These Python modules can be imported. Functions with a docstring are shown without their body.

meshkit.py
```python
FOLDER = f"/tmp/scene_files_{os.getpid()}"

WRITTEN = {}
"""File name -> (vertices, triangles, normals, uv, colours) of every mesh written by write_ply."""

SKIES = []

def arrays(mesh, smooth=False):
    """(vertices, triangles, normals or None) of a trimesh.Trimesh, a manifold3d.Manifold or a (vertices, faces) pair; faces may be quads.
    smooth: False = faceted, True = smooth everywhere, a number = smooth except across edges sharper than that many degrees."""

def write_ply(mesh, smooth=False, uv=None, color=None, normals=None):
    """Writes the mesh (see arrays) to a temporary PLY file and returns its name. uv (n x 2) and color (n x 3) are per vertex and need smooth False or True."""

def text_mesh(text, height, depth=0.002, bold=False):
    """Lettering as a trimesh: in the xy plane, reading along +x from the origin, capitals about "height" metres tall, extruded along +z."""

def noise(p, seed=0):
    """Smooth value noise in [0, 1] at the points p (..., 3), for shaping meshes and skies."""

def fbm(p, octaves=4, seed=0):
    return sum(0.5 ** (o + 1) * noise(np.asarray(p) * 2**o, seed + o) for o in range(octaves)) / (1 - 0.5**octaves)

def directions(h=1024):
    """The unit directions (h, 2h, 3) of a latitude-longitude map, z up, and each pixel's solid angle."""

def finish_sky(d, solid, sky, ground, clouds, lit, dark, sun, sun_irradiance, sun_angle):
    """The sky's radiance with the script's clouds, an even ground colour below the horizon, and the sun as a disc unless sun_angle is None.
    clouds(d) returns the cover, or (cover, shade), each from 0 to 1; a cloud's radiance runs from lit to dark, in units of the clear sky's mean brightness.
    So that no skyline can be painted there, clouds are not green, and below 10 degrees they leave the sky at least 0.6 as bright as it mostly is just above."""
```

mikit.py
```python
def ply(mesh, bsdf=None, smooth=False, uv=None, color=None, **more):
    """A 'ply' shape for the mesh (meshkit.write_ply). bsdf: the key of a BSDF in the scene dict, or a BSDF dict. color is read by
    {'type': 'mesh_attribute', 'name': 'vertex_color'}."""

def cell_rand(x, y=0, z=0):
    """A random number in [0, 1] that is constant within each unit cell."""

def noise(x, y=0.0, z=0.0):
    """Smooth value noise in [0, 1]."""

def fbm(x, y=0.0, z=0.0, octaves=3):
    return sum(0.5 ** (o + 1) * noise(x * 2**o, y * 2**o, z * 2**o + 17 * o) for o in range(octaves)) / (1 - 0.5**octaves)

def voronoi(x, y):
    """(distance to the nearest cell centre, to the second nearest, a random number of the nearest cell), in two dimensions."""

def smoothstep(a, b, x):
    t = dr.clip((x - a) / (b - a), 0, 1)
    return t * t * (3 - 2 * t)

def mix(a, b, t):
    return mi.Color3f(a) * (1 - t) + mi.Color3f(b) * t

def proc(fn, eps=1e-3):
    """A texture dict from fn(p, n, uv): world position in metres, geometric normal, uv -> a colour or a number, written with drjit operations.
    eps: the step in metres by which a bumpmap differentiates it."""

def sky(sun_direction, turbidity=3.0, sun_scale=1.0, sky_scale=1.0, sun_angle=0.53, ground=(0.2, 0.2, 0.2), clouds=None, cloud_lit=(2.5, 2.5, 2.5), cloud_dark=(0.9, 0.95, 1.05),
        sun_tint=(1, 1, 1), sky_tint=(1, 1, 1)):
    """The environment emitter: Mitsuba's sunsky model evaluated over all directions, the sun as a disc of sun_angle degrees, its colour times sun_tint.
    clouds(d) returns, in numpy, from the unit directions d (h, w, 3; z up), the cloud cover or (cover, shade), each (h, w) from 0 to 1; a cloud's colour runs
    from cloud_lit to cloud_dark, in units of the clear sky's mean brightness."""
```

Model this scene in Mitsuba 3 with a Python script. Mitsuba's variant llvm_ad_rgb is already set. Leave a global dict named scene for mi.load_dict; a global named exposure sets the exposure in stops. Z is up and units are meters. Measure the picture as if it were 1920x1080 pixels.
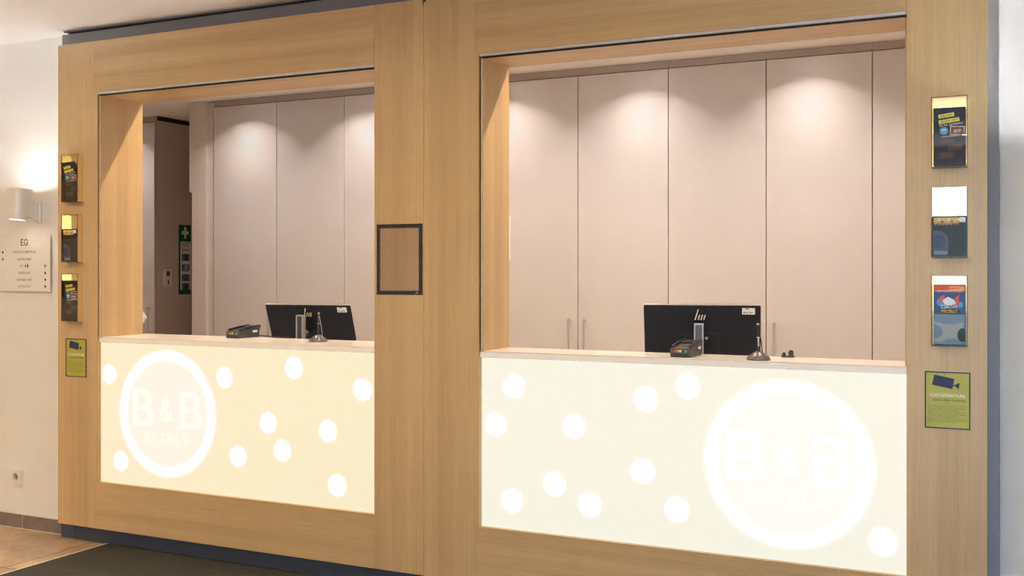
import math, numpy as np, trimesh, mitsuba as mi, drjit as dr, mikit, meshkit
from shapely.geometry import Polygon, box as sbox, Point
from shapely import affinity
from mikit import noise, fbm, smoothstep, mix
T = mi.ScalarTransform4f
scene, labels = {}, {}

# ------------------------------------------------------------------ camera, sky, exposure
exposure = 0.0
YAW, FPX, HORIZON, CAM = math.atan2(990, 2022.0), 2022.0, 508.7, (0.0, -4.127, 1.445)
scene['camera'] = {
    'type': 'perspective', 'fov_axis': 'x', 'fov': math.degrees(2 * math.atan(960 / FPX)),
    'principal_point_offset_y': (540 - HORIZON) / 1080,
    'near_clip': 0.05, 'far_clip': 100.0,
    'to_world': T().look_at(origin=CAM, target=(CAM[0] - math.sin(YAW), CAM[1] + math.cos(YAW), CAM[2]), up=(0, 0, 1))}
SKY = mikit.sky((0.35, 0.75, 0.62), turbidity=4.0, sun_scale=0.0, sky_scale=145.0, ground=(0.35, 0.34, 0.33), sky_tint=(1.0, 0.97, 0.96))
scene['sky'] = {**SKY, 'sampling_weight': 6.0}
ADDED_LOBBY_LAMP = (335.0, 246.0, 132.0)       # radiance of the warm lobby downlights, added out of view
OFFICE_LAMP = (230.0, 200.0, 178.0)       # radiance of the office downlights' lenses
DOOR_SPOT, DESK_SPOT = (4.3, 3.70, 3.42), (2.8, 2.15, 1.45)   # intensity of the beams on the cabinet doors and on the counters
WALL_LAMP_UP, WALL_LAMP_DOWN = (1900.0, 1700.0, 1420.0), (22.0, 19.0, 15.0)

# ------------------------------------------------------------------ materials
def rgb(*c): return {'type': 'rgb', 'value': list(c)}
def two(b): return {'type': 'twosided', 'bsdf': b}
def pr(color, rough=0.5, spec=0.5, metal=0.0, **k):
    c = color if isinstance(color, dict) else rgb(*color)
    return two({'type': 'principled', 'base_color': c, 'roughness': rough, 'specular': spec, 'metallic': metal, **k})
def lit(c, w=0.03): return {'type': 'area', 'radiance': rgb(*c), 'sampling_weight': w}

OAK_L, OAK_D = (0.68, 0.48, 0.25), (0.50, 0.33, 0.155)
def oak(across, along):
    band = smoothstep(0.25, 0.75, noise(across * 17, along * 0.25, 3.0))
    fine = fbm(across * 330, along * 3.2, 7.0, octaves=3)
    pore = smoothstep(0.62, 0.8, noise(across * 900, along * 9, 1.0))
    flow = fbm(across * 60 + 1.5 * noise(along * 0.9, across * 5, 2.0), along * 0.7, 5.0, octaves=2)
    t = dr.clip(0.34 * band + 0.42 * fine + 0.30 * flow, 0, 1)
    return mix(OAK_L, OAK_D, t) * (1 - 0.09 * pore)
scene['oak_upright'] = pr(mikit.proc(lambda p, n, uv: oak(p.x, p.z)), 0.38, 0.5)
scene['oak_level'] = pr(mikit.proc(lambda p, n, uv: oak(p.z, p.x * 0.9)), 0.38, 0.5)
scene['oak_jamb'] = pr(mikit.proc(lambda p, n, uv: oak(p.y + 0.37, p.z)), 0.38, 0.5)
scene['oak_soffit'] = pr(mikit.proc(lambda p, n, uv: oak(p.y + 0.11, p.x)), 0.38, 0.5)
def woodchip(p, n, uv): return 0.0011 * smoothstep(0.5, 0.9, fbm(p.x * 90, p.y * 90 + 3, p.z * 90, octaves=2))
scene['wall_paint'] = two({'type': 'bumpmap', 'tex': mikit.proc(woodchip), 'scale': 1.0, 'bsdf': {'type': 'principled', 'base_color': rgb(0.80, 0.785, 0.76), 'roughness': 0.8, 'specular': 0.2}})
scene['plain_white'] = pr((0.80, 0.77, 0.73), 0.8, 0.2)
scene['office_paint'] = pr((0.62, 0.55, 0.51), 0.7, 0.25)
scene['dark_paint'] = pr((0.60, 0.52, 0.48), 0.7, 0.25)
scene['cabinet_front'] = pr((0.60, 0.565, 0.55), 0.5, 0.35)
scene['cabinet_body'] = pr((0.42, 0.36, 0.32), 0.6, 0.3)
scene['grey_board'] = pr((0.165, 0.17, 0.19), 0.5, 0.35)
scene['black_gap'] = pr((0.012, 0.011, 0.010), 0.6, 0.2)
scene['aluminium'] = pr((0.80, 0.80, 0.82), 0.28, 0.5, 1.0)
scene['steel'] = pr((0.72, 0.70, 0.68), 0.2, 0.5, 1.0)
scene['light_edge'] = pr((0.74, 0.68, 0.60), 0.5)
scene['white_stone'] = pr((0.68, 0.655, 0.645), 0.22, 0.5)
scene['panel_glass'] = pr((0.10, 0.095, 0.08), 0.25, 0.4)
scene['white_plastic'] = pr((0.80, 0.79, 0.77), 0.35, 0.5)
scene['ceramic'] = pr((0.83, 0.81, 0.78), 0.4, 0.45)
scene['black_plastic'] = pr((0.016, 0.016, 0.018), 0.32, 0.5)
scene['monitor_back'] = pr((0.005, 0.0065, 0.011), 0.36, 0.3)
scene['dark_grey'] = pr((0.045, 0.045, 0.048), 0.35, 0.5)
scene['mid_grey'] = pr((0.22, 0.215, 0.215), 0.35, 0.5)
scene['smoky_metal'] = pr((0.24, 0.225, 0.23), 0.27, 0.5, 0.85)
scene['gold'] = pr((0.88, 0.68, 0.34), 0.20, 0.5, 1.0)
scene['satin_silver'] = pr((0.36, 0.355, 0.36), 0.5, 0.5, 0.2)
scene['rail_silver'] = pr((0.60, 0.61, 0.65), 0.42, 0.5, 0.35)
scene['kick_shade_grey'] = pr((0.05, 0.051, 0.054), 0.5, 0.3)  # darker than the carcass: shade under the overhang put into the colour
scene['frosted_sheet'] = {'type': 'thindielectric', 'int_ior': 1.5, 'specular_transmittance': rgb(0.92, 0.91, 0.95)}
scene['pocket_acrylic'] = {'type': 'thindielectric', 'int_ior': 1.5, 'specular_transmittance': rgb(0.84, 0.83, 0.81), 'specular_reflectance': rgb(0.7, 0.7, 0.7)}
scene['clear_pane'] = {'type': 'thindielectric', 'int_ior': 1.5}
scene['paper'] = pr((0.82, 0.81, 0.80), 0.6, 0.3)
scene['ink'] = pr((0.03, 0.03, 0.03), 0.6, 0.3)
scene['soft_ink'] = pr((0.30, 0.285, 0.27), 0.6, 0.3)
PAINTS = {'navy': (0.022, 0.024, 0.045), 'soot': (0.020, 0.018, 0.017), 'yellow': (0.78, 0.68, 0.10), 'sun_yellow': (0.85, 0.55, 0.02), 'white': (0.85, 0.85, 0.85),
          'sky_blue': (0.05, 0.38, 0.74), 'deep_blue': (0.016, 0.07, 0.22), 'red': (0.62, 0.07, 0.035), 'crimson': (0.42, 0.03, 0.04), 'orange': (0.80, 0.30, 0.03),
          'pale_blue': (0.36, 0.55, 0.85), 'ice': (0.80, 0.90, 0.98), 'brown': (0.14, 0.055, 0.03), 'skin': (0.62, 0.36, 0.28), 'lime': (0.42, 0.40, 0.06), 'dark_green': (0.008, 0.085, 0.03),
          'camera_blue': (0.03, 0.036, 0.085), 'gilt': (0.62, 0.43, 0.14), 'dusk_blue': (0.10, 0.14, 0.24), 'text_green': (0.20, 0.22, 0.05)}
for k, c in PAINTS.items():
    scene['print_' + k] = pr(c, 0.4, 0.2 if max(c) < 0.1 else 0.4)
def tile_col(p, n, uv):
    t = fbm(p.x * 5, p.y * 5, p.z * 5 + 2, octaves=4)
    s = smoothstep(0.55, 0.75, fbm(p.x * 34, p.y * 34, p.z * 34, octaves=2))
    return mix((0.50, 0.365, 0.245), (0.375, 0.265, 0.175), smoothstep(0.3, 0.7, t)) * (1 - 0.12 * s)
scene['tile'] = pr(mikit.proc(tile_col), 0.32, 0.45)
scene['base_tile'] = pr(mikit.proc(lambda p, n, uv: tile_col(p, n, uv) * 0.40), 0.4, 0.4)
scene['added_hedge_dark'] = pr((0.035, 0.045, 0.044), 0.7, 0.2)
scene['light_grout'] = pr((0.66, 0.58, 0.48), 0.8, 0.2)
scene['grout'] = pr((0.50, 0.42, 0.33), 0.8, 0.2)
def mat_col(p, n, uv):
    rib = 0.5 + 0.5 * dr.sin(p.x * 2 * math.pi / 0.008)
    return mix((0.036, 0.034, 0.028), (0.064, 0.060, 0.049), 0.55 * rib + 0.45 * fbm(p.x * 130, p.y * 60, 1.0, octaves=2))
scene['mat_pile'] = pr(mikit.proc(mat_col), 0.9, 0.15)

# ------------------------------------------------------------------ helpers
def fresh(key):
    def used(k): return k in scene or k in labels or any(s.startswith(k + '__') for s in scene)
    if not used(key): return key
    i = 1
    while used(f'{key}_{i:03d}'): i += 1
    return f'{key}_{i:03d}'
def thing(name, label, cat, group=None):
    k = fresh(name); labels[k] = {'label': label, 'category': cat}
    if group: labels[k]['group'] = group
    return k
def put(parent, name, mesh, mat, smooth=False, label=None, kind=None, emit=None, group=None):
    k = fresh(f'{parent}__{name}' if parent else name)
    scene[k] = mikit.ply(mesh, mat, smooth=smooth, **({'emitter': emit} if emit else {}))
    if label or kind:
        labels[k] = {a: b for a, b in (('label', label), ('kind', kind), ('group', group)) if b}
    return k
def solo(name, mesh, mat, label, cat, smooth=False, emit=None, group=None):
    k = put(None, name, mesh, mat, smooth, emit=emit)
    labels[k] = {'label': label, 'category': cat, **({'group': group} if group else {})}
    return k
def struct(name, mesh, mat, label, smooth=False):
    k = put(None, name, mesh, mat, smooth); labels[k] = {'label': label, 'kind': 'structure', 'category': name.split('_')[0]}
    return k
def bx(x0, x1, y0, y1, z0, z1, b=0.0):
    if b <= 0:
        m = trimesh.creation.box(extents=(x1 - x0, y1 - y0, z1 - z0)); m.apply_translation(((x0 + x1) / 2, (y0 + y1) / 2, (z0 + z1) / 2)); return m
    c = np.array([[x0, x1], [y0, y1], [z0, z1]]); pts = []
    for i in range(8):
        s = [i & 1, (i >> 1) & 1, (i >> 2) & 1]
        base = np.array([c[a][s[a]] for a in range(3)]); inn = np.array([1 - 2 * v for v in s]) * b
        for a in range(3):
            q = base + inn; q[a] = base[a]; pts.append(q)
    return trimesh.convex.convex_hull(np.array(pts))
def cat(*ms): return trimesh.util.concatenate(list(ms))
WALLMAP = np.array([[1, 0, 0, 0], [0, 0, -1, 0], [0, 1, 0, 0], [0, 0, 0, 1.0]])   # drawing plane x,y -> wall x,z; height -> towards the lobby
def flat(poly, y, depth):
    """polygon drawn in (x, z), front face at y, going back by depth"""
    gs = getattr(poly, 'geoms', [poly])
    m = cat(*[trimesh.creation.extrude_polygon(g, depth, engine='earcut') for g in gs])
    m.apply_transform(WALLMAP); m.apply_translation((0, y + depth, 0)); return m
def lathe(prof, at=(0, 0, 0), n=32):
    m = trimesh.creation.revolve(np.array(prof, float), sections=n)
    if m.volume < 0: m.invert()
    m.apply_translation(at); return m
def rod(a, b, r, n=12): return trimesh.creation.cylinder(radius=r, segment=[a, b], sections=n)
def tube(pts, r, n=8):
    from scipy.interpolate import CubicSpline
    p = np.array(pts, float); s = np.linspace(0, 1, len(p)); p = CubicSpline(s, p)(np.linspace(0, 1, 24))
    t = np.gradient(p, axis=0); t /= np.linalg.norm(t, axis=1, keepdims=True)
    a = np.cross(t, [0.3, 0.9, 0.1]); a /= np.linalg.norm(a, axis=1, keepdims=True); b = np.cross(t, a)
    ang = np.arange(n) * 2 * np.pi / n
    v = p[:, None] + r * (np.cos(ang)[None, :, None] * a[:, None] + np.sin(ang)[None, :, None] * b[:, None]); f = []
    for i in range(len(p) - 1):
        for j in range(n):
            k = (j + 1) % n; f += [[i * n + j, i * n + k, (i + 1) * n + k], [i * n + j, (i + 1) * n + k, (i + 1) * n + j]]
    v = np.vstack([v.reshape(-1, 3), p[:1], p[-1:]]); e = len(v) - 2
    for j in range(n):
        k = (j + 1) % n; f += [[e, k, j], [e + 1, (len(p) - 1) * n + j, (len(p) - 1) * n + k]]
    m = trimesh.Trimesh(v, f, process=False); m.fix_normals(); return m
def words(s, h, width=None, depth=0.0005, bold=False, tilt=0.0):
    """lettering centred on the origin in the wall plane, facing the lobby"""
    m = meshkit.text_mesh(s, h, depth, bold); lo, hi = m.bounds
    m.apply_translation((-(lo[0] + hi[0]) / 2, -h / 2, 0))
    if width: m.apply_scale((width / (hi[0] - lo[0]), 1, 1))
    if tilt: m.apply_transform(trimesh.transformations.rotation_matrix(math.radians(tilt), (0, 0, 1)))
    m.apply_transform(WALLMAP); return m
def moved(m, x=0, y=0, z=0): m = m.copy(); m.apply_translation((x, y, z)); return m
def turned(m, deg, axis, about=(0, 0, 0)): m = m.copy(); m.apply_transform(trimesh.transformations.rotation_matrix(math.radians(deg), axis, about)); return m

# ------------------------------------------------------------------ key measures (metres; the wood front is the plane y = 0)
CEIL, WALL_Y = 2.735, 0.11
XL, XR = -4.733, -0.166                                # outer edges of the wooden front
A0, A1, B0, B1 = -4.442, -2.717, -2.180, -0.433        # the two openings
ZB, ZP, ZC, ZO, ZT = 0.094, 0.340, 1.100, 2.386, 2.655  # bottom, panel foot, counter top, opening top, top

# ------------------------------------------------------------------ room shell
struct('floor', bx(-9.2, 4.2, -8.2, 7.2, -0.12, -0.006), 'grout', 'beige floor of the hotel lobby')
for i in range(-3, 9):
    for j in range(0, 9):
        x0, y1 = -5.133 + 0.6 * i, 0.108 - 0.6 * j
        x1, y0 = x0 + 0.597, y1 - 0.597
        if x1 > -4.46 and y0 > -2.2:
            x1 = min(x1, -4.458)
            if x1 - x0 < 0.05: continue
        put('floor', 'tile', bx(x0 + 0.0015, x1, y0, y1 - 0.0015, -0.006, 0.0, 0.0), 'tile')
struct('ceiling', bx(-9.2, 4.2, -8.2, 7.2, CEIL, CEIL + 0.12), 'plain_white', 'smooth white ceiling over lobby and office')
hole1, hole2 = sbox(A0 + 0.0003, -0.01, A1 + 0.012, 2.392), sbox(B0 + 0.0003, -0.01, B1 + 0.012, 2.392)
struct('wall_front', flat(sbox(-9.0, 0, 4.0, CEIL).difference(hole1).difference(hole2), WALL_Y, 0.15), 'wall_paint', 'white woodchip wall that the reception front is set against')
struct('wall_left', bx(-9.2, -9.0, -8.0, 7.0, 0, CEIL), 'wall_paint', 'white left wall of the lobby')
struct('wall_right', bx(4.0, 4.2, -8.0, 7.0, 0, CEIL), 'wall_paint', 'white right wall of the lobby')
winx = [(-1.45, 0.6), (0.7, 2.25), (2.35, 3.9)]
back = sbox(-9.0, 0, 4.0, CEIL)
for a, b in winx: back = back.difference(sbox(a, 0.12, b, 2.55))
struct('wall_back', flat(back, -8.2, 0.2), 'wall_paint', 'white wall of the lobby behind the viewer with tall windows')
for n, (a, b) in enumerate(winx):
    k = f'window_{n + 1}'
    labels[k] = {'label': f'tall lobby window with aluminium frame', 'kind': 'structure', 'category': 'window'}
    put(k, 'frame', flat(sbox(a, 0.12, b, 2.55).difference(sbox(a + 0.05, 0.17, b - 0.05, 2.5)), -8.13, 0.06), 'aluminium')
    put(k, 'pane', flat(sbox(a + 0.05, 0.17, b - 0.05, 2.5), -8.1, 0.003), 'clear_pane')
# baseboard tiles beside the front
for nm, x_end, xs in (('baseboard_left', None, [(-8.7 + 0.6 * i - 0.03, -8.7 + 0.6 * i + 0.567) for i in range(7)]), ('baseboard_right', None, [(-0.125, 0.467), (0.47, 1.067), (1.07, 1.667)])):
    labels[nm] = {'label': 'brown tile baseboard along the white wall', 'kind': 'structure', 'category': 'baseboard'}
    for a, b in xs:
        b = min(b, -4.736) if nm == 'baseboard_left' else b
        if b - a > 0.05: put(nm, 'tile', bx(a, b - 0.003, WALL_Y - 0.009, WALL_Y, 0.0, 0.076, 0.001), 'base_tile')

for nm, a, b in (('baseboard_left', -8.9, -4.737), ('baseboard_right', -0.128, 1.66)):
    put(nm, 'grout', cat(bx(a, b, WALL_Y - 0.0055, WALL_Y - 0.0003, 0.0, 0.074), bx(a, b, WALL_Y - 0.013, WALL_Y - 0.0095, 0.0, 0.003)), 'light_grout')

# outside the lobby windows
struct('ground', bx(-14, 10, -22, -8.21, -0.25, -0.15), 'light_grout', 'pale pavement outside the lobby windows')
hv = trimesh.creation.box(extents=(22, 1.2, 2.4)).subdivide().subdivide().subdivide().subdivide().subdivide()  # block added out of view to darken what the brochure pockets reflect
hp = np.array(hv.vertices); hn = np.array(hv.vertex_normals)
hp = hp + hn * (0.35 * (meshkit.fbm(hp * 2.2, 4, 3) - 0.5))[:, None]; hp[:, 2] = np.maximum(hp[:, 2], -1.2)
solo('added_hedge', moved(trimesh.Trimesh(hp, hv.faces, process=False), -1.0, -15.0, 1.05), 'added_hedge_dark', 'added dark block outside the lobby windows, unseen but for reflections', 'added_hedge', smooth=40)

# office behind the counters
struct('wall_office_back', cat(bx(-9.0, -6.61, 3.2, 3.3, 0, CEIL), bx(-5.835, 4.0, 2.83, 2.95, 0, CEIL)), 'office_paint', 'greige back wall of the office')
struct('wall_passage_left', bx(-6.72, -6.59, 2.625, 6.9, 0, 2.70), 'dark_paint', 'dark greige side wall of the passage beside the office')
struct('trim_1', bx(-6.70, -6.583, 2.63, 6.9, 2.702, CEIL - 0.001), 'black_gap', 'dark shadow gap between passage wall and ceiling')
struct('wall_passage_right', bx(-5.80, -5.66, 2.955, 6.79, 0, CEIL), 'dark_paint', 'dark greige right side wall of the passage')
struct('wall_passage_end', bx(-6.59, -5.0, 6.8, 6.9, 0, CEIL), 'dark_paint', 'end wall of the passage')
pil = Polygon([(-5.803, 0), (-5.668, 0), (-5.668, CEIL), (-5.829, CEIL), (-5.829, 2.052), (-5.803, 2.040)])
struct('wall_pillar', flat(pil, 2.18, 0.65), 'office_paint', 'greige wall end with a door lining notch beside the office cabinets')
put('wall_pillar', 'filler', bx(-5.667, -5.614, 2.215, 2.245, 0, CEIL - 0.01), 'office_paint')
put('wall_pillar', 'filler', bx(-5.632, -5.620, 2.207, 2.215, 0, 2.684), 'cabinet_front')
struct('wall_office_right', bx(0.36, 0.46, 0.26, 2.83, 0, CEIL), 'office_paint', 'right wall of the office')
struct('wall_office_left', bx(-7.3, -7.2, 0.26, 3.2, 0, CEIL), 'office_paint', 'left wall of the office')

# ------------------------------------------------------------------ the wooden reception front
S = thing('reception_surround', 'large light oak reception front framing both counter openings', 'wood panelling')
TH = 0.026
put(S, 'stile', flat(Polygon([(XL, ZB), (-4.469, ZB), (-4.469, ZP), (A0, ZP), (A0, ZO), (-4.469, ZO), (-4.469, ZT), (XL, ZT)]), 0, TH), 'oak_upright')
put(S, 'stile', flat(sbox(A1, ZB, -2.4568, ZT), 0, TH), 'oak_upright')
put(S, 'stile', flat(Polygon([(-2.4552, ZB), (-2.196, ZB), (-2.196, ZP), (B0, ZP), (B0, ZO), (-2.196, ZO), (-2.196, ZT), (-2.4552, ZT)]), 0, TH), 'oak_upright')
put(S, 'stile', flat(sbox(B1, ZB, XR, ZT), 0, TH), 'oak_upright')
g = 0.0008
for a, b in ((-4.469, A1), (-2.196, B1)):
    put(S, 'top_rail', flat(sbox(a + g, ZO, b - g, ZT), 0, TH), 'oak_level')
    put(S, 'bottom_rail', flat(sbox(a + g, ZB, b - g, ZP), 0, TH), 'oak_level')
put(S, 'carcass', flat(sbox(XL, ZB, -0.130, 2.717).difference(hole1).difference(hole2), TH + 0.001, WALL_Y - TH - 0.002), 'grey_board', label='dark grey carcass board behind the oak')
put(S, 'ceiling_strip', bx(-4.715, -0.13, 0.024, WALL_Y - 0.001, CEIL - 0.007, CEIL - 0.0005), 'grey_board', label='dark grey strip under the ceiling')
put(S, 'kick_board', bx(-4.79, -4.691, 0.07, WALL_Y - 0.001, 0.0, ZB - 0.001), 'kick_shade_grey')
put(S, 'kick_board', bx(-4.688, -2.46, 0.07, WALL_Y - 0.001, 0.0, ZB - 0.001), 'kick_shade_grey')
put(S, 'kick_board', bx(-2.457, -0.13, 0.07, WALL_Y - 0.001, 0.0, ZB - 0.001), 'kick_shade_grey')
for (a, b, dp) in ((A0, A1, 0.30), (B0, B1, 0.262)):
    put(S, 'jamb', bx(a + 0.0085, a + 0.016, 0.008, dp, ZC + 0.0005, 2.369), 'oak_jamb')
    put(S, 'jamb_edge', bx(a + 0.0085, a + 0.012, 0.004, 0.008, ZC + 0.0005, 2.369), 'light_edge', label='pale front edge of the opening')
    put(S, 'jamb', bx(b - 0.008, b + 0.004, 0.028, dp, ZC + 0.0005, 2.369), 'oak_jamb')
    put(S, 'soffit', bx(a + 0.016, b - 0.008, 0.014, dp, 2.3685, 2.384), 'oak_soffit')
    put(S, 'shutter_guide', bx(a + 0.0005, a + 0.0085, 0.016, 0.0255, ZC + 0.0008, 2.366), 'black_gap', label='dark slot of the roller shutter guide')
    put(S, 'shutter_rail', bx(a + 0.002, b - 0.001, -0.003, 0.011, 2.373, 2.3855, 0.002), 'rail_silver', label='aluminium shutter rail along the top of the opening')
    put(S, 'shutter_slot', bx(a + 0.009, b - 0.002, 0.004, 0.013, 2.3665, 2.3728), 'black_gap', label='black slot under the shutter rail')

# ------------------------------------------------------------------ the two counters with backlit panels
discsL = [(-4.379, .906), (-3.606, .922), (-3.185, .986), (-2.795, .901), (-3.337, .716), (-2.988, .698), (-3.251, .589), (-3.52, .541), (-4.296, .457), (-2.934, .449)]
discsR = [(-2.021, .952), (-2.108, .785), (-1.743, .799), (-1.428, .929), (-1.255, .99), (-1.442, .637), (-1.832, .552), (-1.673, .48), (-2.029, .464), (-1.299, .496), (-.517, .453)]
def counter(a, b, depth, discs, logo, base, halo, inner, white, letter, label):
    c = thing('reception_counter', label, 'counter')
    put(c, 'top', bx(a + 0.001, b - 0.001, 0.012, depth, ZC - 0.028, ZC, 0.002), 'white_stone', label='white counter top')
    put(c, 'edge_band', bx(a + 0.001, b - 0.001, 0.008, 0.0118, ZC - 0.028, ZC - 0.006, 0.0008), 'white_stone', label='front edge of the top with added emission of its own', emit=lit(tuple(0.27 * v for v in base), 0.1))  # emission added to lift the edge towards the panel's brightness
    put(c, 'body', bx(a + 0.012, b - 0.010, 0.115, depth - 0.012, 0.0, ZC - 0.029), 'white_plastic')
    p = put(c, 'front_panel', bx(a + 0.004, b - 0.001, 0.0185, 0.028, ZP + 0.001, ZC - 0.0295), 'panel_glass', label='backlit cream front panel', emit=lit(base, 1.0))
    def ring(x, z, r0, r1): return Point(x, z).buffer(r1, 48).difference(Point(x, z).buffer(r0, 48)) if r0 else Point(x, z).buffer(r1, 32)
    for x, z in discs:
        put(p, 'light_dot', flat(ring(x, z, 0, 0.050), 0.0180, 0.0004), 'panel_glass', emit=lit(white, 0.02))
        put(p, 'dot_rim', flat(ring(x, z, 0.0502, 0.056), 0.0180, 0.0004), 'panel_glass', emit=lit(halo, 0.01))
    x, z = logo
    put(p, 'logo_disc', flat(ring(x, z, 0, 0.264), 0.0180, 0.0004), 'panel_glass', emit=lit(inner, 0.1))
    put(p, 'logo_ring', flat(ring(x, z, 0.272, 0.318), 0.0178, 0.0006), 'panel_glass', emit=lit(white, 0.1))
    mid = tuple((u + v) / 2 for u, v in zip(inner, white))
    put(p, 'ring_rim', flat(ring(x, z, 0.2642, 0.2718), 0.0180, 0.0004), 'panel_glass', emit=lit(mid, 0.02))
    put(p, 'ring_rim', flat(ring(x, z, 0.3182, 0.328), 0.0180, 0.0004), 'panel_glass', emit=lit(halo, 0.02))
    put(p, 'logo_letter', moved(words('B', 0.180, 0.142, bold=True), x - 0.160, 0.0179, z + 0.024), 'panel_glass', emit=lit(letter, 0.02))
    put(p, 'logo_letter', moved(words('B', 0.180, 0.142, bold=True), x + 0.160, 0.0179, z + 0.024), 'panel_glass', emit=lit(letter, 0.02))
    put(p, 'logo_ampersand', moved(words('&', 0.115, 0.085, bold=True), x, 0.0179, z + 0.024), 'panel_glass', emit=lit(letter, 0.02))
    for i, ch in enumerate('HOTELS'):
        put(p, 'logo_letter', moved(words(ch, 0.046, 0.036, bold=True), x - 0.130 + 0.052 * i, 0.0179, z - 0.126), 'panel_glass', emit=lit(letter, 0.01))
counter(A0, A1, 0.357, discsL, (-3.982, 0.722), (0.865, 0.755, 0.515), (0.93, 0.86, 0.71), (0.90, 0.825, 0.72), (1.10, 1.06, 0.99), (0.985, 0.92, 0.83),
        'left counter with white top and warm cream backlit panel of dots and a round logo')
counter(B0, B1, 0.266, discsR, (-0.865, 0.711), (0.85, 0.82, 0.69), (0.91, 0.89, 0.80), (0.895, 0.88, 0.82), (1.10, 1.08, 1.03), (0.965, 0.955, 0.91),
        'right counter with white top and pale backlit panel of dots and a large round logo')

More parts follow.
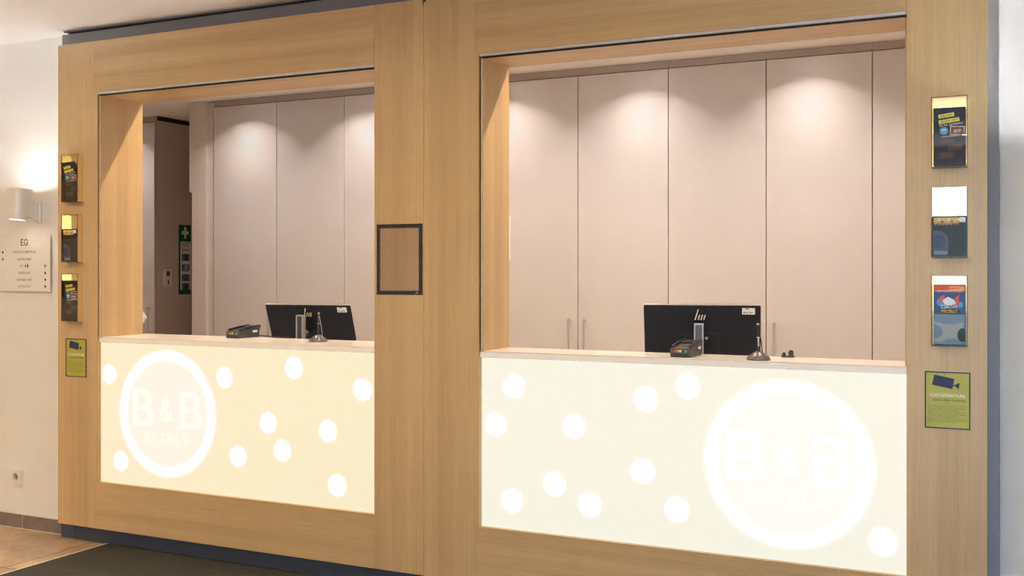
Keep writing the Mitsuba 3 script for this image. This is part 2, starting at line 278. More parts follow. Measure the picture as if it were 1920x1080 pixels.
# ------------------------------------------------------------------ office cabinets
def handle(k, x, y, z0, z1):
    put(k, 'handle', cat(rod((x, y - 0.032, z0), (x, y - 0.032, z1), 0.006), rod((x, y, z0 + 0.012), (x, y - 0.032, z0 + 0.012), 0.005), rod((x, y, z1 - 0.012), (x, y - 0.032, z1 - 0.012), 0.005)), 'steel', 30, label='slim steel bar handle')
ZD = 2.682
seams = [-5.611 + 0.5957 * i for i in range(11)]
where = ['behind the card terminal on the left counter', 'seen in the right part of the left opening', 'at the left edge of the right opening', 'behind the monitor on the right counter', 'at the far right of the right opening']
for i in range(5):
    x0, xm, x1 = seams[2 * i], seams[2 * i + 1], seams[2 * i + 2]
    k = thing('office_cabinet', f'tall greige two-door office cabinet {where[i]}', 'cabinet', None)
    put(k, 'body', bx(x0 + 0.001, x1 - 0.001, 2.222, 2.81, 0.0, ZD + 0.004), 'cabinet_body')
    put(k, 'fascia', bx(x0 + 0.0005, x1 - 0.0005, 2.218, 2.24, ZD + 0.006, CEIL - 0.001), 'cabinet_body', label='brown filler board above the doors')
    for (a, b, hx) in ((x0, xm, xm - 0.052), (xm, x1, xm + 0.052)):
        d = put(k, 'door', bx(a + 0.0022, b - 0.0022, 2.20, 2.2205, 0.06, ZD, 0.0012), 'cabinet_front')
        if i > 0 or hx < xm: handle(d, hx, 2.20, 0.935, 1.147)
        else: handle(d, hx, 2.20, 0.935, 1.147)
k = thing('office_cabinet', 'greige cabinet front beside the dark passage, behind the left jamb', 'cabinet')
put(k, 'body', bx(-7.19, -6.592, 2.622, 3.19, 0.0, ZD + 0.004), 'cabinet_body')
put(k, 'fascia', bx(-7.19, -6.592, 2.61, 2.64, ZD + 0.006, CEIL - 0.001), 'cabinet_body')
d = put(k, 'door', bx(-7.188, -6.596, 2.60, 2.6205, 0.06, ZD, 0.0012), 'cabinet_front')
handle(d, -6.643, 2.60, 0.935, 1.147)

# ------------------------------------------------------------------ lamps
def downlight(name, x, y, r, L, label, group, w):
    k = thing(name, label, 'ceiling light', group)
    put(k, 'trim_ring', lathe([(r, 0.0), (r + 0.014, 0.0), (r + 0.012, -0.010), (r + 0.002, -0.012), (r, -0.010), (r, 0.0)], (x, y, CEIL)), 'white_plastic', 40)
    disc = trimesh.creation.cylinder(radius=r - 0.001, height=0.002, sections=24); disc.apply_translation((x, y, CEIL - 0.003))
    put(k, 'lens', disc, 'white_plastic', emit=lit(L, w))
def spot(key, x, y, aim, I, beam, cut):
    scene[key] = {'type': 'spot', 'intensity': rgb(*I), 'cutoff_angle': cut, 'beam_width': beam, 'sampling_weight': 1.0,
                  'to_world': T().look_at(origin=(x, y, CEIL - 0.006), target=(x + aim[0], y + aim[1], CEIL - 1.0), up=(0, 1, 0))}
for i, (x, before) in enumerate(((-6.88, 'the cabinet beside the passage'), (-5.26, 'the leftmost cabinet of the row'), (-4.22, 'the second cabinet'), (-3.13, 'the cabinets behind the post'), (-2.20, 'the third cabinet'), (-1.19, 'the fourth cabinet'), (-0.18, 'the rightmost cabinet'))):
    y = 2.28 if i == 0 else 1.905
    downlight('office_downlight', x, y, 0.036, OFFICE_LAMP, f'small round downlight in the office ceiling before {before}', None, 0.1)
    spot(f'door_beam_{i}', x, y, (0, 0.06), DOOR_SPOT, 4, 57)
for i, (x, over) in enumerate(((-3.95, 'left end of the left counter'), (-3.05, 'right end of the left counter'), (-1.72, 'left end of the right counter'), (-0.85, 'right end of the right counter'))):
    downlight('office_downlight', x, 0.52, 0.036, OFFICE_LAMP, f'small round downlight in the office ceiling over the {over}', None, 0.1)
    spot(f'desk_beam_{i}', x, 0.52, (0, -0.05), DESK_SPOT, 40, 80)
for x, y in [(x, y) for x in (-7.2, -5.4, -3.6, -1.8) for y in (-1.6, -3.9, -6.2)] + [(-0.6, -4.9), (-0.6, -6.9)]:  # unseen fixtures added to light the lobby side warmly
    if True:
        downlight('added_lobby_light', x, y, 0.065, ADDED_LOBBY_LAMP, 'added warm ceiling light of the lobby, out of view', 'added lobby lights', 0.7)

def wall_lamp(x, label):
    k = thing('wall_lamp', label, 'wall lamp')
    put(k, 'wall_plate', bx(x - 0.028, x + 0.028, WALL_Y - 0.014, WALL_Y - 0.0005, 1.715, 1.833, 0.003), 'ceramic')
    put(k, 'arm', trimesh.convex.convex_hull(np.array([[x + sx * 0.022, WALL_Y - 0.014, z] for sx in (-1, 1) for z in (1.722, 1.826)] + [[x + sx * 0.018, 0.02, z] for sx in (-1, 1) for z in (1.742, 1.838)])), 'ceramic')
    o = 0.006
    prof = [(0.0445, -0.082), (0.050, -0.03), (0.058, 0.03), (0.068, 0.084), (0.068 - o, 0.084), (0.058 - o, 0.03), (0.050 - o, -0.03), (0.0445 - o, -0.082), (0.0445, -0.082)]
    tilt = lambda m: moved(turned(m, -5, (1, 0, 0)), x, -0.022, 1.808)
    put(k, 'shade', tilt(lathe(prof, n=40)), 'ceramic', 50, label='tapered white lamp shade open at both ends')
    put(k, 'upper_bulb', tilt(moved(trimesh.creation.cylinder(radius=0.059, height=0.004, sections=24), z=0.074)), 'white_plastic', emit=lit(WALL_LAMP_UP, 1.0))
    put(k, 'lower_bulb', tilt(moved(trimesh.creation.cylinder(radius=0.036, height=0.004, sections=24), z=-0.074)), 'white_plastic', emit=lit(WALL_LAMP_DOWN, 0.5))
wall_lamp(-5.013, 'white tapered up-and-down wall lamp above the EG direction sign')
wall_lamp(0.17, 'white tapered wall lamp on the wall right of the reception front')

# ------------------------------------------------------------------ things on the left wall
k = thing('direction_sign', 'white direction sign headed EG under the wall lamp', 'sign')
put(k, 'board', bx(-5.302, -4.905, 0.096, 0.101, 1.332, 1.647, 0.001), 'white_plastic')
for sx in (-5.28, -4.93):
    put(k, 'spacer', cat(rod((sx, 0.1005, 1.36), (sx, WALL_Y - 0.0005, 1.36), 0.006), rod((sx, 0.1005, 1.62), (sx, WALL_Y - 0.0005, 1.62), 0.006)), 'steel', 30)
cx = -5.108
put(k, 'heading', moved(words('EG', 0.036, 0.055), cx, 0.0955, 1.607), 'ink', label='lettering EG')
for s, w, z in (('FRÜHSTÜCK / BREAKFAST', 0.185, 1.553), ('SNACKAUTOMAT', 0.115, 1.513), ('WC', 0.026, 1.4745), ('REZEPTION', 0.088, 1.4355), ('AUSGANG / EXIT', 0.118, 1.398), ('AUFZUG / LIFT', 0.105, 1.361)):
    put(k, 'lettering', moved(words(s, 0.0125, w), cx - (0.022 if s == 'WC' else 0), 0.0955, z), 'soft_ink')
def person_icon(x, z, skirt):
    body = [(-.004, .006), (.004, .006), (.007 if skirt else .004, -.004), (.002, -.004), (.002, -.012), (-.002, -.012), (-.002, -.004), (-.007 if skirt else -.004, -.004)]
    return flat(affinity.translate(Polygon(body).union(Point(0, .010).buffer(.003)), x, z), 0.0955, 0.0005)
put(k, 'toilet_symbol', person_icon(cx + 0.010, 1.475, False), 'ink'); put(k, 'toilet_symbol', person_icon(cx + 0.026, 1.475, True), 'ink')
def arrow(x, z, deg): return flat(affinity.translate(affinity.rotate(Polygon([(0, .0085), (.010, -.005), (-.010, -.005)]), deg, origin=(0, 0)), x, z), 0.0955, 0.0005)
for x, z, dg in ((-5.283, 1.553, 90), (-5.283, 1.513, 180), (-4.943, 1.4745, -90), (-4.943, 1.4355, 0), (-4.943, 1.398, 180), (-4.943, 1.361, -90)):
    put(k, 'arrow', arrow(x, z, dg), 'ink')

def socket(x, z, label):
    k = thing('power_socket', label, 'power socket')
    plate = sbox(x - 0.041, z - 0.041, x + 0.041, z + 0.041).buffer(-0.006).buffer(0.006)
    put(k, 'plate', flat(plate.difference(Point(x, z).buffer(0.021, 24)), WALL_Y - 0.018, 0.0175), 'white_plastic')
    put(k, 'bowl', cat(flat(Point(x, z).buffer(0.0208, 24), WALL_Y - 0.003, 0.0025)), 'mid_grey')
    for dx in (-0.0095, 0.0095): put(k, 'pin_hole', flat(Point(x + dx, z).buffer(0.003), WALL_Y - 0.0036, 0.0006), 'ink')
    put(k, 'earth_clip', cat(bx(x - 0.003, x + 0.003, WALL_Y - 0.009, WALL_Y - 0.003, z + 0.014, z + 0.0195), bx(x - 0.003, x + 0.003, WALL_Y - 0.009, WALL_Y - 0.003, z - 0.0195, z - 0.014)), 'steel')
socket(-5.176, 0.288, 'white power socket low on the left wall above the baseboard')

# ------------------------------------------------------------------ brochure holders and brochures
HW, HH, HD = 0.119, 0.250, 0.036
def holder(x, z, label, group):
    k = thing('brochure_holder', label, 'brochure holder', group)
    x0, x1, z0, z1, t = x - HW / 2, x + HW / 2, z - HH / 2, z + HH / 2, 0.0022
    put(k, 'back_plate', bx(x0, x1, -0.003, -0.0003, z0, z1), 'gold', label='polished gold back plate')
    for a, b in ((x0, x0 + t), (x1 - t, x1)): put(k, 'side', bx(a, b, -HD, -0.003, z0, z1), 'gold', label='polished gold side')
    put(k, 'bottom', bx(x0 + t, x1 - t, -HD, -0.003, z0, z0 + t), 'black_plastic')
    put(k, 'pocket_pane', bx(x0 + t, x1 - t, -HD - 0.0002, -HD + 0.0014, z0 + t, z0 + 0.122), 'pocket_acrylic', label='clear acrylic pocket front')
    e = 0.0024
    put(k, 'edge', flat(sbox(x0, z0 - 0.001, x1, z1).difference(sbox(x0 + e, z0 + e, x1 - e, z1 - 0.0016)), -HD - 0.0012, 0.001), 'black_plastic', label='thin black edge')
    return k
# artwork: list of (part name, polygon or words, paint); drawn in the cover's own plane, origin at its bottom centre, w x h
def quad(x0, z0, x1, z1, tilt=0): return affinity.rotate(sbox(x0, z0, x1, z1), tilt, origin='center')
def art_city(w, h):
    r = [('label_bar', quad(-.036, h - .034, .016, h - .020, 7), 'yellow'), ('label_bar', quad(-.035, h - .053, .033, h - .039, 7), 'yellow'),
         ('lettering', ('DRESDEN', .008, .040, -.010, h - .027, 7), 'text_green'), ('lettering', ('INSIDER TIPPS', .008, .058, -.001, h - .046, 7), 'text_green'),
         ('lettering', ('THE TOP - NEXT MONTHS', .0065, .078, .006, h - .0595, 6), 'white'),
         ('badge', Point(-.018, h - .082).buffer(.0145, 24), 'sky_blue'), ('lettering', ('B&B', .008, .016, -.018, h - .078, 0), 'white'), ('lettering', ('HOTELS', .004, .018, -.018, h - .088, 0), 'white'),
         ('photo_border', quad(.002, h - .098, .050, h - .066, -3), 'white'), ('photo', quad(.0045, h - .094, .0475, h - .0685, -3), 'brown'),
         ('photo_face', Point(.020, h - .084).buffer(.007), 'skin'), ('photo_face', Point(.033, h - .083).buffer(.006), 'skin'), ('photo_face', Point(.041, h - .086).buffer(.005), 'crimson'),
         ('paper_strip', quad(-.028, h - .103, .034, h - .099, 3), 'white')]
    for (a, b, c, d, p) in ((-.030, h - .125, .012, h - .110, 'brown'), (-.005, h - .150, .040, h - .130, 'brown'), (-.032, h - .178, .012, h - .156, 'brown')):
        r.append(('picture', quad(a, b, c, d, 4), p))
    return r
def art_food(w, h):
    n = 14; r = []
    top = [(-w / 2 + .004, h - .004)] + [(-w / 2 + .004 + (w - .03) * i / n, h - .022 - .012 * abs(math.sin(1.7 * i))) for i in range(n + 1)] + [(w / 2 - .026, h - .004)]
    r.append(('picture', Polygon(top).buffer(0), 'gilt'))
    for i in range(8): r.append(('picture', Point(-.034 + .0105 * i, h - .012 - .007 * (i % 3)).buffer(.0035), ('white', 'brown', 'orange')[i % 3]))
    r.append(('picture', quad(w / 2 - .024, h - .022, w / 2 - .003, h - .004), 'ice'))
    r.append(('picture', Polygon([(-w / 2 + .003, .004), (-.004, .004), (-.004, .060), (-.010, .078), (-.026, .090), (-w / 2 + .003, .092)]), 'dusk_blue'))  # blue shapes from here imitate a pocket reflection, painted on the cover
    r.append(('picture', Point(-.034, .052).buffer(.024).intersection(sbox(-w / 2 + .003, 0, .05, .2)), 'deep_blue'))
    r.append(('picture', quad(-w / 2 + .004, .006, -.006, .020), 'pale_blue'))
    return r
def art_circus(w, h):
    a = w / 2 - .001
    r = [('band', sbox(-a, h - .026, a, h - .001), 'red'), ('stripe', Polygon([(0, h - .004), (a, h - .006), (a, h - .014), (-.002, h - .012)]), 'orange'), ('stripe', Polygon([(-.004, h - .016), (a, h - .014), (a, h - .019), (.002, h - .019)]), 'sun_yellow'),
         ('lettering', ('MAGIC CIRCUS ON TOUR', .0045, .084, 0, h - .022, 0), 'white'), ('ground', sbox(-a, h - .093, a, h - .027), 'deep_blue'),
         ('glow', Point(-.028, h - .062).buffer(.014), 'sky_blue'), ('glow', Point(.034, h - .070).buffer(.011), 'sky_blue'),
         ('figure', Polygon([(-.034, h - .045), (-.018, h - .035), (-.012, h - .050), (-.022, h - .055), (-.036, h - .072)]), 'red'),
         ('figure', Polygon([(.018, h - .045), (.034, h - .034), (.030, h - .060), (.034, h - .075), (.016, h - .066)]), 'red'),
         ('figure', Polygon([(-.022, h - .055), (-.004, h - .042), (.014, h - .052), (.024, h - .066), (.004, h - .073), (-.016, h - .070)]), 'ice'),
         ('lettering', ('CIRCUS', .012, .052, 0, h - .077, 3), 'white'), ('shade_bar', Point(0, 0).buffer(1, 24) and affinity.translate(affinity.scale(Point(0, 0).buffer(1, 24), .034, .0105), 0, h - .094), 'soot'),
         ('lettering', ('PROBST', .012, .056, 0, h - .094, 0), 'sun_yellow'),
         ('ground', sbox(-a, .002, a, h - .1045), 'pale_blue'),  # pale lower half and its shapes: a pocket reflection painted as print
         ('painted_reflection', Polygon([(-a, .012), (-.030, .008), (-.010, .020), (.014, .024), (a - .012, .018), (a - .014, .050), (a, .082), (.016, .074), (-.014, .074), (-a, .084)]), 'ice'),
         ('painted_reflection', Polygon([(-a, .020), (-.028, .030), (-.020, .046), (-.030, .064), (-a, .074)]), 'pale_blue'),
         ('painted_reflection', affinity.translate(affinity.scale(Point(0, 0).buffer(1, 24), .016, .024), a - .008, .036).intersection(sbox(-a, 0, a, h)), 'soot')]
    return r
def brochure(x, z, hgt, art, cover, label, tip=2.0, roll=0.0, wid=0.105, lift=0.0, thick=0.008, fwd=0.0):
    k = thing('brochure', label, 'brochure')
    zb = z - HH / 2 + 0.0032 + lift
    parts = [('booklet', bx(-wid / 2, wid / 2, 0.0, thick, 0, hgt), cover, None)]
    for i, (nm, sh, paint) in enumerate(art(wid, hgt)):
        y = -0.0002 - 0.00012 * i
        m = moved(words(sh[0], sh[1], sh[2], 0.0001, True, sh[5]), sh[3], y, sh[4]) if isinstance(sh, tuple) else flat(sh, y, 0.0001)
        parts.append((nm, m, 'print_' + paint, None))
    for nm, m, mat, lb in parts:
        m = turned(turned(m, tip, (1, 0, 0)), roll, (0, 1, 0))
        put(k, nm, moved(m, x, -0.024 - fwd, zb), mat)
HXR, HXL = -0.2875, -4.607
HZ = (1.9375, 1.6195, 1.3065)
nth = ('top', 'middle', 'bottom')
for n, z in zip(nth, HZ): holder(HXR, z, f'gold wall brochure holder, {n} of three on the right stile', None)
for n, z in zip(nth, HZ): holder(HXL, z, f'gold wall brochure holder, {n} of three on the left stile', None)
brochure(HXR, HZ[0], 0.205, art_city, 'print_navy', 'dark brochure with yellow title bars in the top right holder', lift=0.002)
brochure(HXR, HZ[1], 0.142, art_food, 'print_soot', 'short dark brochure with golden food photo in the middle right holder', wid=0.112)
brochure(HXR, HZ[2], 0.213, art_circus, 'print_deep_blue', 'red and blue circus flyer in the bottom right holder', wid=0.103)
brochure(HXL, HZ[0], 0.205, art_city, 'print_soot', 'dark brochure leaning out of the top left holder', tip=8.0, roll=-2.0, fwd=-0.011, wid=0.098, lift=0.003, thick=0.005)
brochure(HXL, HZ[1], 0.170, art_food, 'print_soot', 'short dark brochure in the middle left holder', tip=4)
brochure(HXL, HZ[2], 0.210, art_city, 'print_soot', 'dark brochure with yellow title bars in the bottom left holder', tip=2)

# video surveillance notices
def notice(x, label):
    k = thing('surveillance_notice', label, 'sign')
    z0, z1, w = 0.885, 1.087, 0.150; x0, x1 = x - w / 2, x + w / 2
    put(k, 'frame', flat(sbox(x0, z0, x1, z1).difference(sbox(x0 + .0035, z0 + .0035, x1 - .0035, z1 - .0035)), -0.0032, 0.003), 'print_camera_blue', label='thin dark frame')
    put(k, 'sheet', flat(sbox(x0 + .0035, z0 + .0035, x1 - .0035, z1 - .0035), -0.0015, 0.0013), 'print_lime', label='lime green printed sheet')
    y = -0.0019
    cam_ = affinity.rotate(sbox(x - .048, 1.033, x + .020, 1.070), -11, origin=(x - .014, 1.05))
    lens = affinity.rotate(Polygon([(x + .021, 1.047), (x + .027, 1.050), (x + .040, 1.060), (x + .040, 1.037), (x + .027, 1.046), (x + .021, 1.043)]), -11, origin=(x - .014, 1.05))
    put(k, 'camera_symbol', flat(cam_.union(lens), y, 0.0003), 'print_camera_blue', label='blue hanging camera symbol')
    put(k, 'camera_cord', flat(sbox(x - .0085, 1.064, x - .0075, 1.083), y, 0.0003), 'print_camera_blue')
    put(k, 'lettering', moved(words('VIDEOÜBERWACHUNG', .0115, .118, .0003, True), x, y, 1.003), 'print_white', label='white lettering VIDEOÜBERWACHUNG')
    put(k, 'lettering', moved(words('...auch zu Ihrer Sicherheit!', .0062, .112, .0003), x + .002, y, .9865), 'ink')
    put(k, 'small_print', cat(*[flat(sbox(x - .066, zz, x + .066 - (.03 if i % 4 == 3 else .004 * (i % 3)), zz + .0014), y, 0.0003) for i, zz in enumerate(.9655 - .0052 * np.arange(12))], flat(sbox(x - .008, .975, x + .008, .9765), y, .0003)), 'print_text_green')
notice(-0.296, 'lime video surveillance notice with camera symbol on the right stile')
notice(-4.598, 'lime video surveillance notice with camera symbol on the left stile')

# black magnetic frame on the post
k = thing('display_frame', 'black framed empty sheet holder on the oak post between the counters', 'picture frame')
x0, x1, z0, z1 = -2.703, -2.463, 1.340, 1.657
put(k, 'frame', flat(sbox(x0, z0, x1, z1).difference(sbox(x0 + .017, z0 + .017, x1 - .017, z1 - .017)), -0.0022, 0.002), 'black_plastic')
put(k, 'clear_sheet', flat(sbox(x0 + .017, z0 + .017, x1 - .017, z1 - .017), -0.0010, 0.0006), 'frosted_sheet', label='clear sheet over the oak')
put(k, 'backing', flat(sbox(x0 + .017, z0 + .017, x1 - .017, z1 - .017).buffer(0).difference(sbox(x0 + .020, z0 + .020, x1 - .020, z1 - .020)), -0.0015, 0.0004), 'mid_grey')
put(k, 'emblem', flat(affinity.translate(Polygon([(-.010, 0), (0, .006), (.010, 0), (.004, .001), (0, .003), (-.004, .001)]), x1 - .028, z0 + .006), -0.0026, 0.0003), 'print_white')
# small hook by the top of the post
k = thing('small_hook', 'tiny steel hook with a ball end on the oak post', 'hook')
put(k, 'stem', rod((-2.452, -0.004, 2.665), (-2.459, -0.006, 2.628), 0.0016), 'dark_grey', 30)
put(k, 'foot', bx(-2.458, -2.446, -0.006, -0.0003, 2.640, 2.654, 0.001), 'dark_grey')
b = trimesh.creation.icosphere(3, 0.0055); b.apply_translation((-2.461, -0.0062, 2.621)); put(k, 'ball', b, 'steel', True)

# ------------------------------------------------------------------ door mat
solo('door_mat', bx(-4.440, 0.8, -2.1, 0.062, -0.0055, 0.001), 'mat_pile', 'large dark ribbed entrance mat before the reception front', 'door mat')
solo('mat_edging', bx(-4.452, -4.441, -2.1, 0.068, -0.005, 0.002), 'light_edge', 'pale metal edging along the left side of the dark mat', 'edging')

# ------------------------------------------------------------------ office desks and the things on them
def desk(x0, x1, y0, label):
    k = thing('office_desk', label, 'desk')
    put(k, 'worktop', bx(x0, x1, y0, y0 + 0.75, 0.725, 0.75, 0.002), 'white_plastic')
    for a in (x0 + 0.02, x1 - 0.05): put(k, 'leg_panel', bx(a, a + 0.03, y0 + 0.05, y0 + 0.7, 0, 0.725), 'cabinet_body')
desk(-4.30, -2.80, 0.37, 'white staff desk behind the left counter')
desk(-2.05, -0.55, 0.28, 'white staff desk behind the right counter')

def monitor(x, y, ztop, yaw, tilt, W, drop, off, label):
    """seen from behind: its back faces the lobby (-y)"""
    k = thing('monitor', label, 'monitor')
    H, D = W * 0.577, 0.012
    def place(m, tilted=True):
        if tilted: m = turned(m, tilt, (1, 0, 0))
        return moved(turned(m, yaw, (0, 0, 1)), x, y, ztop)
    # local frame: origin at top centre of the back, z down to -H
    shell = bx(-W / 2, W / 2, 0, D, -H, 0, 0.003)
    put(k, 'housing', place(shell), 'monitor_back')
    put(k, 'bezel', place(bx(-W / 2 - 0.001, W / 2 + 0.001, D * 0.25, D + 0.002, -H - 0.001, 0.0045, 0.001)), 'aluminium', label='thin silver rim')
    put(k, 'screen', place(bx(-W / 2 + 0.006, W / 2 - 0.006, D + 0.0021, D + 0.003, -H + 0.012, -0.006)), 'black_plastic')
    put(k, 'recess', place(flat(sbox(-0.075, -H + 0.02, 0.075, -0.125).difference(sbox(-0.071, -H + 0.02, 0.071, -0.129)), -0.0006, 0.0006)), 'black_plastic')
    put(k, 'label', place(bx(W / 2 - 0.080, W / 2 - 0.024, -0.0006, 0.0, -0.040, -0.010)), 'paper', label='white inventory sticker')
    put(k, 'label_print', place(cat(*[bx(W / 2 - 0.076 + 0.004 * i, W / 2 - 0.076 + 0.004 * i + (0.0022 if i % 3 else 0.001), -0.001, -0.0006, -0.036, -0.028) for i in range(11)], bx(W / 2 - 0.066, W / 2 - 0.050, -0.001, -0.0006, -0.016, -0.012))), 'ink')
    if True:   # four slanted strokes
        def slash(x0, za, zb): s = 0.30 * (zb - za); return Polygon([(x0, za), (x0 + 0.0055, za), (x0 + 0.0055 + s, zb), (x0 + s, zb)])
        for x0, zb in ((-0.032, -0.018), (-0.018, -0.043), (-0.006, -0.043), (0.006, -0.043)):
            put(k, 'emblem_stroke', place(flat(slash(x0, -0.068, zb), -0.0012, 0.0011)), 'white_plastic')
    # stand: silver framed column standing straight behind, foot on the desk
    cy, zt, zf = -0.020, -drop, 0.75 - ztop
    cx0, cx1 = (off - 0.021, off + 0.021)
    mv = lambda m: place(m, False)
    col = flat(sbox(cx0, zf + 0.008, cx1, zt).difference(sbox(cx0 + 0.007, zf + 0.02, cx1 - 0.007, zt - 0.007)), cy - 0.012, 0.034)
    put(k, 'stand_frame', mv(col), 'satin_silver', label='silver stand column')
    put(k, 'stand_infill', mv(bx(cx0 + 0.007, cx1 - 0.007, cy - 0.006, cy + 0.018, zf + 0.02, zt - 0.007)), 'dark_grey')
    put(k, 'pivot', mv(rod((off, cy + 0.018, -0.150), (off, cy + 0.018 + 0.05, -0.150), 0.020, 20)), 'dark_grey', 30)
    put(k, 'cable_clip', mv(bx(off + 0.026, off + 0.040, cy, cy + 0.012, -0.150, -0.138, 0.002)), 'mid_grey')
    put(k, 'stand_foot', mv(bx(off - 0.11, off + 0.11, cy - 0.06, cy + 0.14, zf, zf + 0.008, 0.003)), 'aluminium')
monitor(-3.565, 0.63, 1.261, 10.0, 23.0, 0.507, 0.052, -0.030, 'black monitor seen from behind above the left counter')
monitor(-1.349, 0.54, 1.293, 14.0, 17.0, 0.512, 0.078, -0.011, 'black monitor with a slanted white emblem seen from behind above the right counter')

def card_terminal(x, y, yaw, label, s=1.0):
    k = thing('card_terminal', label, 'card terminal')
    Wd, L = 0.084 * s, 0.165 * s
    def place(m): return moved(turned(m, yaw, (0, 0, 1)), x, y, ZC)
    prof = Polygon([(0.004, 0.0), (L * .9, 0.0), (L * .93, 0.012), (L * .96, 0.040), (L * 1.03, 0.056), (L * 1.03, 0.060), (L * .72, 0.056), (L * .40, 0.044), (L * .12, 0.040), (0.0, 0.034), (-0.006, 0.018), (-0.004, 0.006)])
    m = trimesh.creation.extrude_polygon(prof, Wd, engine='earcut')
    R = np.array([[0, 0, -1, 0], [1, 0, 0, 0], [0, 1, 0, 0], [0, 0, 0, 1.0]]); m.apply_transform(R); m.apply_translation((Wd / 2, 0, 0)); m.fix_normals()
    put(k, 'housing', place(m), 'dark_grey')
    for sx in (-1, 1):
        rail = trimesh.convex.convex_hull(np.array([[sx * (Wd / 2 - 0.006) + d, yy, zz] for d in (-0.004, 0.004) for yy, zz in ((0.008, 0.038), (0.008, 0.047), (L * .55, 0.050), (L * .55, 0.058), (L, 0.058), (L, 0.064))]))
        put(k, 'rim', place(rail), 'black_plastic')
    put(k, 'screen', place(turned(bx(-Wd * .36, Wd * .36, L * .55, L * .90, 0.0545, 0.0560), 6, (1, 0, 0), (0, L * .7, 0.055))), 'monitor_back')
    put(k, 'card_slot', place(bx(-Wd * .36, Wd * .36, -0.0068, -0.003, 0.0085, 0.0135)), 'black_plastic')
    for i, c in enumerate(('red', 'orange', 'yellow', 'dark_green', 'sky_blue')):
        put(k, 'key', place(turned(bx(-0.027 + 0.0115 * i, -0.0185 + 0.0115 * i, -0.0062, -0.002, 0.0195, 0.0285, 0.0008), -8, (1, 0, 0), (0, -0.004, 0.02))), 'print_' + c)
    put(k, 'label', place(bx(Wd / 2, Wd / 2 + 0.0005, L * .62, L * .85, 0.026, 0.037)), 'print_ice')
    return k
card_terminal(-3.737, 0.235, 0, 'dark grey card payment terminal on the left counter')
card_terminal(-1.296, 0.060, 0, 'dark grey card payment terminal on the right counter')
solo('terminal_cable', tube([(-3.705, 0.40, 1.106), (-3.68, 0.41, 1.1045), (-3.62, 0.40, 1.1030), (-3.56, 0.385, 1.1030), (-3.50, 0.37, 1.1030), (-3.46, 0.345, 1.1030)], 0.0025), 'black_plastic', 'thin black cable trailing behind the left card terminal', 'cable')

def pen_stand(x, y, lean, chain_end, blue, label):
    k = thing('pen_stand', label, 'pen stand')
    put(k, 'base', lathe([(0, 0), (0.043, 0), (0.046, 0.003), (0.046, 0.006), (0.042, 0.011), (0.032, 0.020), (0.020, 0.029), (0.010, 0.034), (0, 0.034)], (x, y, ZC), 40), 'smoky_metal', 35)
    d = np.array(lean)
    p0 = np.array([x, y, ZC + 0.030]); p1 = p0 + np.array([d[0], d[1], 0.105])
    q = lambda t: tuple(p0 + (p1 - p0) * t)
    put(k, 'socket', rod(q(0), q(0.22), 0.0062), 'black_plastic', 30)
    put(k, 'pen', rod(q(0.2), q(0.55), 0.0038), 'steel' if blue else 'black_plastic', 30)
    put(k, 'pen_collar', rod(q(0.53), q(0.57), 0.0075), 'steel', 30)
    put(k, 'pen_barrel', rod(q(0.57), q(1.0), 0.0052), 'print_navy' if blue else 'dark_grey', 30)
    b = trimesh.creation.icosphere(2, 0.006); b.apply_translation(q(1.03)); put(k, 'pen_tip', b, 'steel', True)
    put(k, 'cord', tube([q(1.0), tuple(np.array(q(0.72)) + np.array(chain_end) * 0.34), tuple(np.array(q(0.38)) + np.array(chain_end) * 0.67), (x + chain_end[0], y + chain_end[1], ZC + 0.014)], 0.0019), 'black_plastic' if blue else 'steel', 40)
pen_stand(-3.180, 0.205, (0.004, 0.0), (0.040, -0.018, 0), False, 'pen stand with dark dome base and silver cord on the left counter')
pen_stand(-0.985, 0.070, (-0.002, 0.0), (0.014, 0.010, 0), True, 'pen stand with dark dome base and blue topped pen on the right counter')
k = thing('binder_clip', 'small black clip at the back edge of the right counter', 'clip')
put(k, 'body', bx(-0.935, -0.885, 0.246, 0.262, ZC, ZC + 0.006, 0.001), 'black_plastic')
b1 = lathe([(0, 0), (0.007, 0), (0.007, 0.010), (0.004, 0.014), (0, 0.015)], (-0.926, 0.254, ZC + 0.004), 16); b2 = lathe([(0, 0), (0.009, 0), (0.010, 0.018), (0.006, 0.024), (0, 0.025)], (-0.898, 0.254, ZC + 0.004), 16)
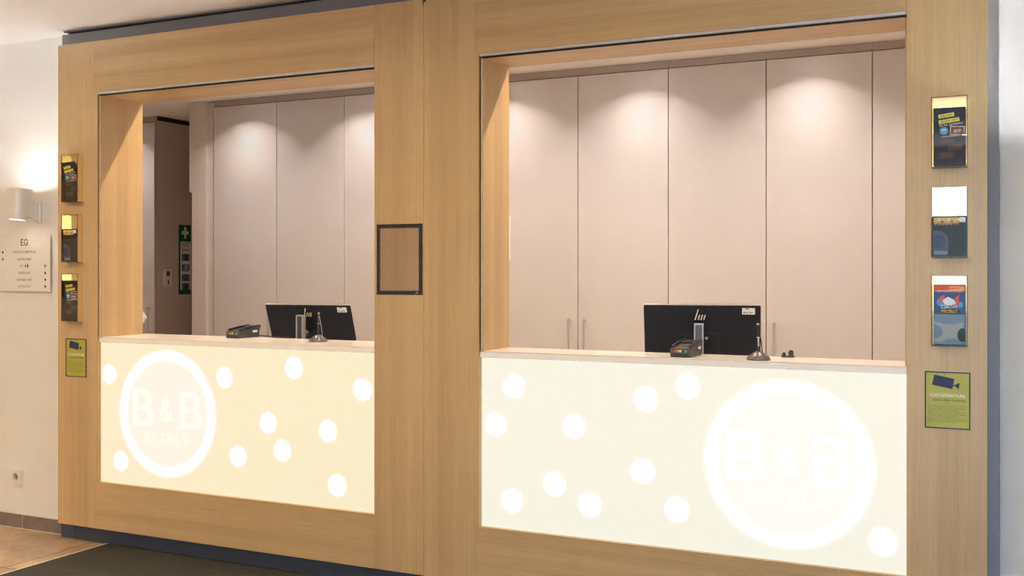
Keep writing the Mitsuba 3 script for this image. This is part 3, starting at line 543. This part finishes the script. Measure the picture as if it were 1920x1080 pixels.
put(k, 'knob', b1, 'black_plastic', 30); put(k, 'knob', b2, 'black_plastic', 30)

# things in the office
solo('notice_sheet', bx(-3.214, -3.109, 2.1985, 2.1995, 1.514, 1.807), 'paper', 'white paper strip on the cabinet door beside the right opening jamb', 'paper')
k = thing('first_aid_poster', 'narrow first aid poster with green cross on the dark passage wall', 'poster')
X = -6.59
put(k, 'sheet', bx(X + 0.0005, X + 0.0015, 2.875, 3.02, 1.248, 1.842), 'print_dark_green')
put(k, 'panel', bx(X + 0.0015, X + 0.002, 2.893, 3.02, 1.285, 1.70), 'paper')
put(k, 'cross', cat(bx(X + 0.0015, X + 0.0025, 2.938, 2.964, 1.725, 1.825), bx(X + 0.0015, X + 0.0025, 2.908, 2.994, 1.760, 1.790)), 'paper')
for i, (z, c) in enumerate(((1.56, 'soot'), (1.47, 'skin'), (1.385, 'deep_blue'), (1.31, 'soot'))):
    put(k, 'picture', bx(X + 0.002, X + 0.0024, 2.91, 3.005, z - 0.025, z + 0.035), 'print_dusk_blue')
    put(k, 'figure', bx(X + 0.0024, X + 0.0028, 2.945, 2.975, z - 0.02, z + 0.028), 'print_' + c)
put(k, 'lettering', cat(*[bx(X + 0.002, X + 0.0024, 2.91, 3.005, z, z + 0.006) for z in (1.685, 1.67, 1.655, 1.63, 1.62)]), 'mid_grey')
k = thing('light_switch', 'white double switch plate on the dark passage wall', 'switch')
put(k, 'plate', bx(X + 0.0005, X + 0.011, 2.697, 2.787, 1.315, 1.462, 0.002), 'white_plastic')
put(k, 'socket_hole', bx(X + 0.011, X + 0.0118, 2.722, 2.762, 1.405, 1.445), 'dark_grey'); put(k, 'rocker', bx(X + 0.011, X + 0.0125, 2.735, 2.750, 1.335, 1.370), 'dark_grey')
k = thing('wall_hook', 'tiny white hook at the back edge of the left jamb', 'hook')
put(k, 'plate', bx(-4.427, -4.417, 0.3005, 0.303, 1.165, 1.225), 'white_plastic')
put(k, 'tip', flat(Polygon([(-4.425, 1.17), (-4.400, 1.193), (-4.425, 1.215)]), 0.303, 0.004), 'white_plastic')
